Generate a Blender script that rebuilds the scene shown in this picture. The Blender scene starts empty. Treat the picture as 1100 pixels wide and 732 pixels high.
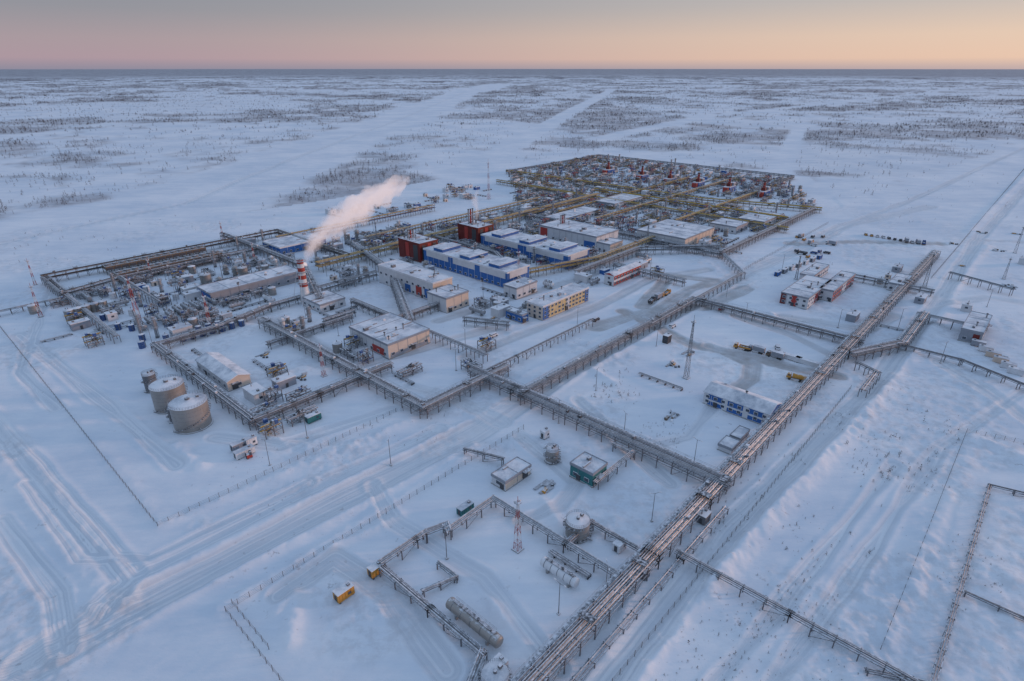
import bpy, math, random
import numpy as np
from mathutils import Vector
random.seed(7); rng=np.random.default_rng(7)
# ------------------------------------------------------------------ image pixels cast through the camera to ground coordinates
H=130.0; F=640.0; TH=math.atan(293/640); SN,CS=math.sin(TH),math.cos(TH)
def S(px,py,z=0.0):
    a=px-550; b=py-366
    dn=F*SN+b*CS; fw=F*CS-b*SN
    t=(H-z)/dn
    return (a*t,fw*t)
ROT=math.radians(47.6); RC,RS=math.cos(ROT),math.sin(ROT)
def uv(p): return (p[0]*RC+p[1]*RS,-p[0]*RS+p[1]*RC)
def xy(q): return (q[0]*RC-q[1]*RS,q[0]*RS+q[1]*RC)
def Q(px,py): return uv(S(px,py))
def snap(pts):
    out=[Q(*pts[0])]
    for p in pts[1:]:
        q=list(Q(*p)); l=out[-1]
        du,dv=abs(q[0]-l[0]),abs(q[1]-l[1])
        if dv<.25*du: q[1]=l[1]
        elif du<.25*dv: q[0]=l[0]
        out.append(tuple(q))
    return out
# ------------------------------------------------------------------ materials
MATS={}
def new_mat(name):
    m=bpy.data.materials.new(name); m.use_nodes=True
    nt=m.node_tree; b=nt.nodes['Principled BSDF']; return m,nt,b
def paint(name,col,snow=.5,rough=.6,metal=0.,var=.25,scale=.35):
    m,nt,b=new_mat(name); N=nt.nodes; L=nt.links
    geo=N.new('ShaderNodeNewGeometry')
    n=N.new('ShaderNodeTexNoise'); n.inputs['Scale'].default_value=scale; n.inputs['Detail'].default_value=3
    L.new(geo.outputs['Position'],n.inputs['Vector'])
    mx=N.new('ShaderNodeMix'); mx.data_type='RGBA'
    mx.inputs[6].default_value=(*[c*(1-var) for c in col],1); mx.inputs[7].default_value=(*[min(1,c*(1+var)) for c in col],1)
    L.new(n.outputs['Fac'],mx.inputs[0])
    mp=N.new('ShaderNodeMapping'); mp.inputs['Scale'].default_value=(1.2,1.2,.15)
    L.new(geo.outputs['Position'],mp.inputs['Vector'])
    n2=N.new('ShaderNodeTexNoise'); n2.inputs['Scale'].default_value=1.; n2.inputs['Detail'].default_value=2
    L.new(mp.outputs[0],n2.inputs['Vector'])
    sep=N.new('ShaderNodeSeparateXYZ'); L.new(geo.outputs['Normal'],sep.inputs[0])
    a=N.new('ShaderNodeMath'); a.operation='MULTIPLY_ADD'; L.new(n2.outputs['Fac'],a.inputs[0]); a.inputs[1].default_value=.9; L.new(sep.outputs['Z'],a.inputs[2])
    mr=N.new('ShaderNodeMapRange'); L.new(a.outputs[0],mr.inputs[0]); mr.inputs[1].default_value=1.45-snow*1.0; mr.inputs[2].default_value=1.75-snow*1.0
    ms=N.new('ShaderNodeMix'); ms.data_type='RGBA'; L.new(mr.outputs[0],ms.inputs[0]); L.new(mx.outputs[2],ms.inputs[6]); ms.inputs[7].default_value=(.70,.73,.78,1)
    L.new(ms.outputs[2],b.inputs['Base Color'])
    b.inputs['Roughness'].default_value=rough; b.inputs['Metallic'].default_value=metal
    MATS[name]=m; return m
paint('steel',(.16,.165,.18),.18,.55,.1)
paint('rack_steel',(.14,.14,.155),.2,.6,.1)
paint('dark_steel',(.06,.062,.07),.1)
paint('fence_wire',(.15,.15,.16),-.5)
paint('galv_pipe',(.31,.32,.34),.28,.45,.3)
paint('yellow_pipe',(.44,.28,.05),.14)
paint('brown_steel',(.16,.11,.07),.1)
paint('red_paint',(.38,.05,.035),.12)
paint('white_paint',(.66,.67,.69),.2)
paint('blue_paint',(.03,.09,.27),.1)
paint('white_wall',(.58,.59,.61),.0,var=.14)
paint('grey_wall',(.27,.29,.33),.0,var=.15)
paint('tank_wall',(.33,.31,.29),.1,.45,.3,var=.2)
paint('blue_wall',(.024,.12,.36),.0,var=.25)
paint('maroon_wall',(.15,.018,.014),.05,var=.5,scale=.15)
paint('red_wall',(.38,.045,.035),.0,var=.2)
paint('yellow_wall',(.60,.45,.22),.0,var=.12)
paint('cream_wall',(.62,.51,.42),.0,var=.14)
paint('teal_wall',(.03,.17,.18),.1,var=.2)
paint('orange_paint',(.52,.25,.04),.15)
paint('rubber',(.03,.03,.03),.0)
paint('concrete',(.30,.30,.30),.3)
paint('larch_twigs',(.072,.052,.050),-1,.9,var=.5,scale=.05)
m,nt,b=new_mat('window_glass'); b.inputs['Roughness'].default_value=.12
n=nt.nodes.new('ShaderNodeTexNoise'); n.inputs['Scale'].default_value=.6
r=nt.nodes.new('ShaderNodeValToRGB'); r.color_ramp.elements[0].color=(.02,.03,.05,1); r.color_ramp.elements[1].color=(.10,.12,.15,1)
g=nt.nodes.new('ShaderNodeNewGeometry'); nt.links.new(g.outputs['Position'],n.inputs['Vector']); nt.links.new(n.outputs['Fac'],r.inputs[0]); nt.links.new(r.outputs[0],b.inputs['Base Color'])
MATS['window_glass']=m
m,nt,b=new_mat('roof_snow'); N=nt.nodes; L=nt.links
g=N.new('ShaderNodeNewGeometry'); n=N.new('ShaderNodeTexNoise'); n.inputs['Scale'].default_value=.10; n.inputs['Detail'].default_value=6; n.inputs['Roughness'].default_value=.7
L.new(g.outputs['Position'],n.inputs['Vector']); r=N.new('ShaderNodeValToRGB'); L.new(n.outputs['Fac'],r.inputs[0])
r.color_ramp.elements[0].position=.34; r.color_ramp.elements[0].color=(.34,.38,.44,1); r.color_ramp.elements[1].position=.56; r.color_ramp.elements[1].color=(.76,.77,.80,1)
L.new(r.outputs[0],b.inputs['Base Color']); b.inputs['Roughness'].default_value=.8
bp=N.new('ShaderNodeBump'); bp.inputs['Distance'].default_value=.5; bp.inputs['Strength'].default_value=.6; L.new(n.outputs['Fac'],bp.inputs['Height']); L.new(bp.outputs[0],b.inputs['Normal'])
MATS['roof_snow']=m
# ------------------------------------------------------------------ mesh builder
class MB:
    def __init__(s): s.v=[];s.f=[];s.m=[];s.ms=[]
    def mi(s,name):
        if name not in s.ms: s.ms.append(name)
        return s.ms.index(name)
    def add(s,vs,fs,mat):
        o=len(s.v); k=s.mi(mat); s.v+=vs
        for f in fs: s.f.append([i+o for i in f]); s.m.append(k)
    def box(s,cx,cy,z0,sx,sy,sz,mat,a=0.):
        ca,sa=math.cos(a),math.sin(a); P=[]
        for z in (z0,z0+sz):
            for dx,dy in ((-1,-1),(1,-1),(1,1),(-1,1)):
                x=dx*sx/2;y=dy*sy/2; P.append((cx+x*ca-y*sa,cy+x*sa+y*ca,z))
        s.add(P,[(3,2,1,0),(4,5,6,7),(0,1,5,4),(1,2,6,5),(2,3,7,6),(3,0,4,7)],mat)
    def cyl(s,p0,p1,r,mat,n=8,r2=None,cap=True):
        p0=Vector(p0);p1=Vector(p1); d=(p1-p0).normalized(); r2=r if r2 is None else r2
        a=d.orthogonal().normalized() if abs(d.z)<.9 else Vector((1,0,0)); a=(a-d*a.dot(d)).normalized(); b=d.cross(a)
        P=[]
        for p,rr in ((p0,r),(p1,r2)):
            for i in range(n):
                t=2*math.pi*i/n; P.append(tuple(p+(a*math.cos(t)+b*math.sin(t))*rr))
        fs=[(i,(i+1)%n,n+(i+1)%n,n+i) for i in range(n)]
        if cap: fs+= [tuple(range(n-1,-1,-1)),tuple(range(n,2*n))]
        s.add(P,fs,mat)
    def beam(s,p0,p1,w,mat): s.cyl(p0,p1,w*.7,mat,n=4,cap=False)
    def gable(s,x0,y0,x1,y1,z,hh,mat,axis='x',ov=.4):
        x0-=ov;x1+=ov;y0-=ov;y1+=ov;t=.35
        if axis=='x':
            ym=(y0+y1)/2; P=[(x0,y0,z),(x1,y0,z),(x1,ym,z+hh),(x0,ym,z+hh),(x0,y1,z),(x1,y1,z)]
        else:
            xm=(x0+x1)/2; P=[(x0,y1,z),(x0,y0,z),(xm,y0,z+hh),(xm,y1,z+hh),(x1,y1,z),(x1,y0,z)]
        P=P+[(a,b,c+t) for a,b,c in P]
        s.add(P,[(6,7,8,9),(9,8,11,10),(0,1,7,6),(4,10,11,5),(0,6,9,3),(3,9,10,4),(1,2,8,7),(2,5,11,8),(0,3,2,1),(3,4,5,2)],mat)
    def mesh(s,name):
        me=bpy.data.meshes.new(name); me.from_pydata(s.v,[],s.f)
        for k in s.ms: me.materials.append(MATS[k])
        me.polygons.foreach_set('material_index',s.m); me.update(); return me
    def make(s,name,q=(0,0),z=0,rot=0,parent=None):
        return place(s.mesh(name),name,q,z,rot,parent)
def place(me,name,q=(0,0),z=0,rot=0,parent=None):
    o=bpy.data.objects.new(name,me); bpy.context.collection.objects.link(o)
    if parent: o.parent=parent
    else:
        x,y=xy(q); o.location=(x,y,z); o.rotation_euler=(0,0,ROT+rot)
    return o
OCC=[]
def occ(u0,u1,v0,v1,pad=1.5): OCC.append((min(u0,u1)-pad,max(u0,u1)+pad,min(v0,v1)-pad,max(v0,v1)+pad))
def is_free(u,v,r=3):
    for a,b_,c,d in OCC:
        if a-r<u<b_+r and c-r<v<d+r: return False
    return True
# ------------------------------------------------------------------ buildings
def building(name,C,R,L,h,wu='white_wall',wv=None,rows=2,step=4.,roof='flat',accent=[],units=4,win=(1.7,1.3),doors=1,trim=None,ridges=0):
    wv=wv or wu
    c=Q(*C); r=Q(*R); l=Q(*L); lu=max(3,r[0]-c[0]); lv=max(3,l[1]-c[1])
    occ(c[0],c[0]+lu,c[1],c[1]+lv)
    e=bpy.data.objects.new(name,None); bpy.context.collection.objects.link(e); x,y=xy(c); e.location=(x,y,0); e.rotation_euler=(0,0,ROT); e.empty_display_size=2
    w=MB(); w.box(lu/2,lv/2,-.6,lu,lv,h+.6,wu)
    w.box(-.04,lv/2,.0,.08,lv-.02,h-.01,wv)
    w.box(lu/2,lv/2,-.5,lu+.5,lv+.5,1.0,'concrete')
    tr=trim or 'grey_wall'
    if roof=='flat':
        for (cx,cy,sx,sy) in ((lu/2,-.12,lu+.5,.24),(lu/2,lv+.12,lu+.5,.24),(-.12,lv/2,.24,lv),(lu+.12,lv/2,.24,lv)):
            w.box(cx,cy,h-.5,sx,sy,1.1,tr)
    k=6.
    i=k
    while i<lu-2: w.box(i,-.05,.6,.12,.1,h-1.2,tr); i+=k
    i=k
    while i<lv-2: w.box(-.13,i,.6,.1,.12,h-1.2,tr); i+=k
    w.make('walls',parent=e)
    for (face,a,b_,z0,z1,mt) in accent:
        q=MB()
        if face=='u': q.box(lu*(a+b_)/2,-.1,h*z0,lu*(b_-a),.2,h*(z1-z0),mt)
        else: q.box(-.14,lv*(a+b_)/2,h*z0,.2,lv*(b_-a),h*(z1-z0),mt)
        q.make('cladding_panel',parent=e)
    rf=MB()
    if roof=='flat':
        rf.box(lu/2,lv/2,h,lu-.02,lv-.02,.35,'roof_snow')
        nn=int(max(lu,lv)/12)
        for j in range(1,nn+1):
            if lu>lv: rf.box(lu*j/(nn+1),lv/2,h+.33,.35,lv-.6,.12,tr)
            else: rf.box(lu/2,lv*j/(nn+1),h+.33,lu-.6,.35,.12,tr)
        for j in range(ridges):   # raised roof monitors of the big halls
            yy=lv*(j+.5)/ridges; rf.box(lu/2,yy,h+.35,lu*.82,lv/ridges*.34,2.0,'blue_wall'); rf.box(lu/2,yy,h+2.35,lu*.84,lv/ridges*.37,.35,'roof_snow')
    else:
        hh=min(lu,lv)*.14+.5
        ax='x' if lu>lv else 'y'
        rf.gable(0,0,lu,lv,h,hh,'roof_snow',ax)
        if ax=='x':
            for xx in (0.02,lu-.02): rf.add([(xx,0,h),(xx,lv,h),(xx,lv/2,h+hh)],[(0,1,2)],wu)
        else:
            for yy in (0.02,lv-.02): rf.add([(0,yy,h),(lu,yy,h),(lu/2,yy,h+hh)],[(0,1,2)],wu)
    rf.make('roof',parent=e)
    if units:
        un=MB()
        for j in range(units):
            a=random.uniform(.12,.88)*lu; b_=random.uniform(.12,.88)*lv; s_=random.uniform(.7,1.9); hz=h+.3 if roof=='flat' else h+.6
            t=random.random()
            if t<.45: un.box(a,b_,hz,s_*1.4,s_,s_*.9,random.choice(['steel','white_paint','grey_wall']))
            elif t<.75: un.cyl((a,b_,hz),(a,b_,hz+s_*1.6),.35,'galv_pipe'); un.cyl((a,b_,hz+s_*1.6),(a,b_,hz+s_*1.6+.4),.65,'dark_steel',r2=.2)
            else: un.box(a,b_,hz,s_*3,.5,.6,'galv_pipe')
        un.make('roof_vents',parent=e)
    wn=MB(); fr=MB()
    ww,wh=win
    for row in range(rows):
        z=1.5+row*(h-1.2)/max(1,rows) 
        for L_,face in ((lu,'u'),(lv,'v'),(lu,'U'),(lv,'V')):
            n_=int((L_-1.5)/step)
            for j in range(n_):
                p=(j+.5)*L_/n_
                if random.random()<.06: continue
                if face=='u': fr.box(p,-.17,z-.1,ww+.25,.16,wh+.25,'white_paint'); wn.box(p,-.22,z,ww,.16,wh,'window_glass')
                elif face=='v': fr.box(-.20,p,z-.1,.16,ww+.25,wh+.25,'white_paint'); wn.box(-.25,p,z,.16,ww,wh,'window_glass')
                elif face=='U': wn.box(p,lv+.05,z,ww,.16,wh,'window_glass')
                else: wn.box(lu+.05,p,z,.16,ww,wh,'window_glass')
    if wn.v: wn.make('windows',parent=e); fr.make('window_frames',parent=e)
    d=MB()
    for j in range(doors):
        p=random.uniform(.15,.85)
        d.box(lu*p,-.2,.3,2.6,.24,3.0,'dark_steel'); d.box(-.24,lv*(1-p),.3,.24,1.6,2.3,'dark_steel')
        d.box(lu*p,-.9,3.4,3.2,1.8,.15,'steel')
    if doors: d.make('doors',parent=e)
    return e
# ------------------------------------------------------------------ racks, fences
def rack(pts,w=4,h=5,n=4,tiers=2,cols=('galv_pipe',),name='pipe_rack',bent=6,post='rack_steel',r=(.14,.34)):
    P=snap(pts); o=P[0]; mb=MB(); P=[(a-o[0],b-o[1]) for a,b in P]
    rr=random.Random(int(o[0]*10)+int(o[1]))
    lanes=[[(-.5+(i+.5)/n)*w*.86 for i in range(n)] for t in range(tiers)]
    rad=[[rr.uniform(*r) for _ in range(n)] for t in range(tiers)]
    mt=[[rr.choice(cols) for _ in range(n)] for t in range(tiers)]
    zt=[h*(1-.42*(tiers-1-t)) if tiers>1 else h for t in range(tiers)]
    for k in range(len(P)-1):
        a=Vector((*P[k],0)); b=Vector((*P[k+1],0)); L_=(b-a).length
        if L_<.5: continue
        d=(b-a)/L_; s=Vector((-d.y,d.x,0)); ang=math.atan2(d.y,d.x)
        e0=w*.43 
        a2=a-d*e0; b2=b+d*e0
        for sd in (-1,1):
            for z in zt: mb.beam(a2+s*sd*w*.5+Vector((0,0,z-.15)),b2+s*sd*w*.5+Vector((0,0,z-.15)),.2,post)
        nb=max(1,round(L_/bent))
        for i in range(nb+1):
            p=a+d*(L_*i/nb)
            for sd in (-1,1):
                q=p+s*sd*w*.5; mb.box(q.x,q.y,-.6,.26,.26,h+.6,post,ang)
            for z in zt: mb.box(p.x,p.y,z-.3,.26,w+.3,.3,post,ang)
            if i%3==1 and i<nb:
                for sg in (-1,1):
                    q0=p+s*w*.5*sg; q1=a+d*(L_*(i+1)/nb)+s*w*.5*sg; mb.beam(q0,q1+Vector((0,0,h-.3)),.1,post)
            if w>3 and rr.random()<.3:
                q=p+s*rr.uniform(-w*.4,w*.4); mb.box(q.x,q.y,h+.2,rr.uniform(.5,1.6),rr.uniform(.5,1.3),rr.uniform(.5,1.2),rr.choice(['steel','white_paint','dark_steel','galv_pipe']),ang)
            if w>3 and rr.random()<.1:
                mb.box(p.x,p.y,h+1.0,2.4,w*.8,.15,'dark_steel',ang)
                for sx in (-1,1):
                    for sy in (-1,1):
                        q=p+d*sx*1.1+s*sy*w*.38; mb.beam(q+Vector((0,0,h)),q+Vector((0,0,h+2.1)),.08,'steel')
        for t in range(tiers):
            for j,o_ in enumerate(lanes[t]):
                R_=rad[t][j]; z=zt[t]+R_
                mb.cyl(a2+s*o_+Vector((0,0,z)),b2+s*o_+Vector((0,0,z)),R_,mt[t][j],n=6)
        if w>3:
            m_=(a+b)/2+s*(w*.5+.5); mb.box(m_.x,m_.y,h-.1,L_,.7,.1,'steel',ang)
            for zz in (.55,1.05): mb.beam(a+s*(w*.5+.85)+Vector((0,0,h+zz)),b+s*(w*.5+.85)+Vector((0,0,h+zz)),.05,'steel')
        x0=(a.x+o[0],b.x+o[0]); y0=(a.y+o[1],b.y+o[1])
        occ(min(x0)-w/2,max(x0)+w/2,min(y0)-w/2,max(y0)+w/2,.5)
    return mb.make(name,o)
def fence(pts,h=2.2,step=3.2,name='chain_link_fence',mat='fence_wire'):
    P=snap(pts); o=P[0]; mb=MB(); P=[Vector((a-o[0],b-o[1],0)) for a,b in P]
    for k in range(len(P)-1):
        a,b=P[k],P[k+1]; L_=(b-a).length; n=max(1,round(L_/step)); 
        for i in range(n+1):
            p=a.lerp(b,i/n); mb.box(p.x,p.y,-.6,.12,.12,h+.6,mat)
        for z in (.5,1.0,1.5,2.0): mb.beam(a+Vector((0,0,z)),b+Vector((0,0,z)),.03,mat)
    return mb.make(name,o)
# ------------------------------------------------------------------ equipment
def v_tank(px,py,r,h,mat='tank_wall',name='storage_tank'):
    q=Q(px,py); occ(q[0]-r,q[0]+r,q[1]-r,q[1]+r); mb=MB(); n=40
    mb.cyl((0,0,-.5),(0,0,h),r,mat,n=n); mb.cyl((0,0,h),(0,0,h+r*.16),r*1.03,'roof_snow',n=n,r2=r*.15); mb.cyl((0,0,h+r*.16),(0,0,h+r*.16+.8),r*.14,'steel',n=12)
    for i in range(1,6): mb.cyl((0,0,h*i/6-.04),(0,0,h*i/6+.04),r+.04,'steel',n=n)
    mb.cyl((0,0,-.2),(0,0,.3),r+.6,'concrete',n=n)
    for i in range(n):
        t=2*math.pi*i/n; t2=2*math.pi*(i+1)/n; a=Vector((math.cos(t)*r,math.sin(t)*r,h)); b=Vector((math.cos(t2)*r,math.sin(t2)*r,h))
        mb.beam(a,a+Vector((0,0,1.1)),.05,'steel'); 
        for z in (.55,1.1): mb.beam(a+Vector((0,0,z)),b+Vector((0,0,z)),.05,'steel')
    ns=34
    for i in range(ns):
        t=math.pi*1.0+i*1.6/r*.5; z=h*i/ns; t2=math.pi+(i+1)*1.6/r*.5
        mb.box(math.cos(t)*(r+.5),math.sin(t)*(r+.5),z,.9,.5,.08,'dark_steel',t)
        mb.beam((math.cos(t)*(r+.95),math.sin(t)*(r+.95),z+1),(math.cos(t2)*(r+.95),math.sin(t2)*(r+.95),z+1+h/ns),.06,'steel')
    mb.cyl((0,-r,1),(0,-r-2,1),.25,'galv_pipe'); mb.box(r*.55,0,h+.6,1.0,.8,.8,'steel')
    return mb.make(name,q)
def h_vessel_mesh(L_,r,mat='white_paint',plat=True,ax='x'):
    mb=MB(); zc=r+1.2; n=20
    X=lambda a,b,c:(a,b,c) if ax=='x' else (b,a,c)
    mb.cyl(X(-L_/2,0,zc),X(L_/2,0,zc),r,mat,n=n,cap=False)
    for sg in (-1,1):
        pr=r;px_=L_/2
        for k in range(1,5):
            t=k/4*math.pi/2; nr=r*math.cos(t)+.01; nx=L_/2+r*.45*math.sin(t)
            mb.cyl(X(sg*px_,0,zc),X(sg*nx,0,zc),pr,mat,n=n,r2=nr,cap=(k==4)); pr=nr;px_=nx
        p=X(sg*L_*.32,0,0); sz=X(.6,r*1.5,0); mb.box(p[0],p[1],-.5,sz[0],sz[1],1.9,'concrete')
    for i in range(5):
        x=-L_*.4+i*L_*.2; mb.cyl(X(x-.08,0,zc),X(x+.08,0,zc),r+.04,'steel',n=n)
    for x in (-L_*.25,0.1*L_,L_*.35): mb.cyl(X(x,0,zc+r*.8),X(x,0,zc+r+.7),.28,'steel'); mb.cyl(X(x,0,zc+r+.7),X(x,0,zc+r+.85),.42,'dark_steel')
    if plat:
        a=X(0,r*.2,0); sz=X(L_*.85,1.0,0); mb.box(a[0],a[1],zc+r+.12,sz[0],sz[1],.1,'steel')
        for sd in (-.4,.6):
            for z in (.6,1.1): mb.beam(X(-L_*.42,r*.2+sd,zc+r+z),X(L_*.42,r*.2+sd,zc+r+z),.05,'steel')
        mb.beam(X(L_*.44,r+.3,0),X(L_*.44,r*.3,zc+r+.2),.1,'steel'); mb.beam(X(L_*.40,r+.3,0),X(L_*.40,r*.3,zc+r+.2),.1,'steel')
    return mb.mesh('horizontal_vessel')
def h_vessel(p0,p1,r,mat='white_paint',name='horizontal_vessel'):
    a=Q(*p0); b=Q(*p1); c=((a[0]+b[0])/2,(a[1]+b[1])/2); L_=math.dist(a,b); ang=math.atan2(b[1]-a[1],b[0]-a[0])
    ang=round(ang/(math.pi/2))*math.pi/2
    occ(c[0]-L_/2*abs(math.cos(ang))-r,c[0]+L_/2*abs(math.cos(ang))+r,c[1]-L_/2*abs(math.sin(ang))-r,c[1]+L_/2*abs(math.sin(ang))+r,0)
    return place(h_vessel_mesh(L_,r,mat),name,c,0,ang)
def mast(px,py,h,w=1.6,c1='red_paint',c2='white_paint',name='lattice_mast',seg=None,top=True):
    q=Q(px,py); mb=MB(); seg=seg or max(6,int(h/2.6))
    for i in range(seg):
        z0=h*i/seg;z1=h*(i+1)/seg; w0=w*(1-.75*i/seg)/2; w1=w*(1-.75*(i+1)/seg)/2
        m_=c1 if (i*7//seg)%2==0 else c2
        cs=[(-1,-1),(1,-1),(1,1),(-1,1)]
        for j,(a,b) in enumerate(cs):
            a2,b2=cs[(j+1)%4]
            mb.beam((a*w0,b*w0,z0),(a*w1,b*w1,z1),.11,m_)
            mb.beam((a*w0,b*w0,z0),(a2*w1,b2*w1,z1),.06,m_); mb.beam((a2*w0,b2*w0,z0),(a*w1,b*w1,z1),.06,m_)
            mb.beam((a*w1,b*w1,z1),(a2*w1,b2*w1,z1),.06,m_)
    mb.box(0,0,-.5,w+1,w+1,.8,'concrete')
    if top:
        mb.cyl((0,0,h),(0,0,h+h*.12),.08,c1,n=5); mb.box(0,0,h-.3,w*.9,w*.9,.12,'steel')
        for a in (0,2.1,4.2): mb.box(math.cos(a)*w*.5,math.sin(a)*w*.5,h-.1,.6,.5,.5,'white_paint',a)
    return mb.make(name,q)
def stack(px,py,h,r):
    q=Q(px,py); mb=MB(); n=24; B=8
    rr=lambda z:r*(1.25-.35*z/h)
    for i in range(B):
        z0=h*.3+h*.7*i/B; z1=h*.3+h*.7*(i+1)/B
        mb.cyl((0,0,z0),(0,0,z1),rr(z0),'red_paint' if i%2==1 else 'white_paint',n=n,r2=rr(z1))
    mb.cyl((0,0,-.5),(0,0,h*.3),r*1.7,'white_paint',n=n,r2=r*1.15)
    mb.cyl((0,0,h),(0,0,h+.05),r*.8,'dark_steel',n=n)
    for z in (h*.45,h*.72,h*.97):
        mb.cyl((0,0,z),(0,0,z+.12),r*1.6,'steel',n=n); 
        for zz in (.6,1.1):
            for i in range(n):
                t=6.283*i/n;t2=6.283*(i+1)/n; mb.beam((math.cos(t)*r*1.55,math.sin(t)*r*1.55,z+zz),(math.cos(t2)*r*1.55,math.sin(t2)*r*1.55,z+zz),.05,'steel')
    for sx in (-1,1):
        for sy in (-1,1): mb.beam((sx*r*2.6,sy*r*2.6,0),(sx*r*1.0,sy*r*1.0,h*.72),.2,'white_paint')
    return mb.make('striped_chimney_stack',q)
def truck_mesh(kind,col):
    mb=MB(); L_=8.6 if kind!='van' else 5.2; W=2.4
    wb=[-L_*.33,-L_*.2,L_*.32] if kind!='van' else [-1.6,1.6]
    if kind!='van':
        mb.box(0,0,.9,L_,.9,.35,'dark_steel')
        mb.box(L_*.38,0,1.0,L_*.22,W,1.0,col); mb.box(L_*.36,0,2.0,L_*.17,W*.94,.95,col); mb.box(L_*.45,0,2.1,.06,W*.8,.7,'window_glass'); mb.box(L_*.36,0,2.15,L_*.1,W*.97,.55,'window_glass')
        if kind=='tank': mb.cyl((-L_*.47,0,2.2),(L_*.2,0,2.2),1.1,'orange_paint',n=14)
        elif kind=='box': mb.box(-L_*.14,0,1.3,L_*.66,W,2.3,'grey_wall'); mb.box(-L_*.14,0,3.6,L_*.66,W,.12,'roof_snow')
        else:
            mb.box(-L_*.14,0,1.3,L_*.66,W,.2,'dark_steel')
            for sy in (-1,1): mb.box(-L_*.14,sy*W*.48,1.5,L_*.66,.1,.8,col)
            mb.box(-L_*.14-L_*.33,0,1.5,.1,W,.8,col); mb.box(L_*.17,0,1.5,.1,W,1.2,col); mb.box(-L_*.14,0,1.5,L_*.6,W*.85,.4,'dark_steel')
    else:
        mb.box(0,0,.55,L_,1.9,.8,col); mb.box(-.4,0,1.35,L_*.72,1.8,.75,col); mb.box(-.4,0,1.5,L_*.73,1.84,.45,'window_glass'); mb.box(-.4,0,2.1,L_*.7,1.75,.06,'roof_snow')
    for x in wb:
        for sy in (-1,1): mb.cyl((x,sy*W*.36,.55),(x,sy*W*.5,.55),.55 if kind!='van' else .4,'rubber',n=14)
    return mb.mesh('truck')
TR={}
def truck(px,py,kind='open',col='orange_paint',a=0,name=None):
    k=(kind,col)
    if k not in TR: TR[k]=truck_mesh(kind,col)
    return place(TR[k],name or {'van':'parked_van','tank':'tanker_truck','box':'box_truck','open':'dump_truck'}[kind],Q(px,py),0.05,a)
def container(px,py,l=6,w=2.5,h=2.6,mat='white_paint',a=0,name='equipment_container'):
    q=Q(px,py); occ(q[0]-l/2,q[0]+l/2,q[1]-l/2,q[1]+l/2,0)
    mb=MB(); mb.box(0,0,.3,l,w,h,mat); mb.box(0,0,h+.3,l+.1,w+.1,.18,'roof_snow')
    for i in range(int(l/.9)):
        x=-l/2+.45+i*.9
        for sy in (-1,1): mb.box(x,sy*(w/2+.03),.35,.14,.08,h-.1,mat)
    mb.box(-l/2-.05,0,.5,.08,1,2,'dark_steel'); mb.box(l*.2,-w/2-.1,1.3,.9,.08,.8,'window_glass'); mb.box(l*.3,0,h+.4,.8,.8,.6,'steel')
    for x in (-l*.4,l*.4): mb.box(x,0,-.4,.4,w,.72,'dark_steel')
    return mb.make(name,q,0,a)
LIB={}
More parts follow.
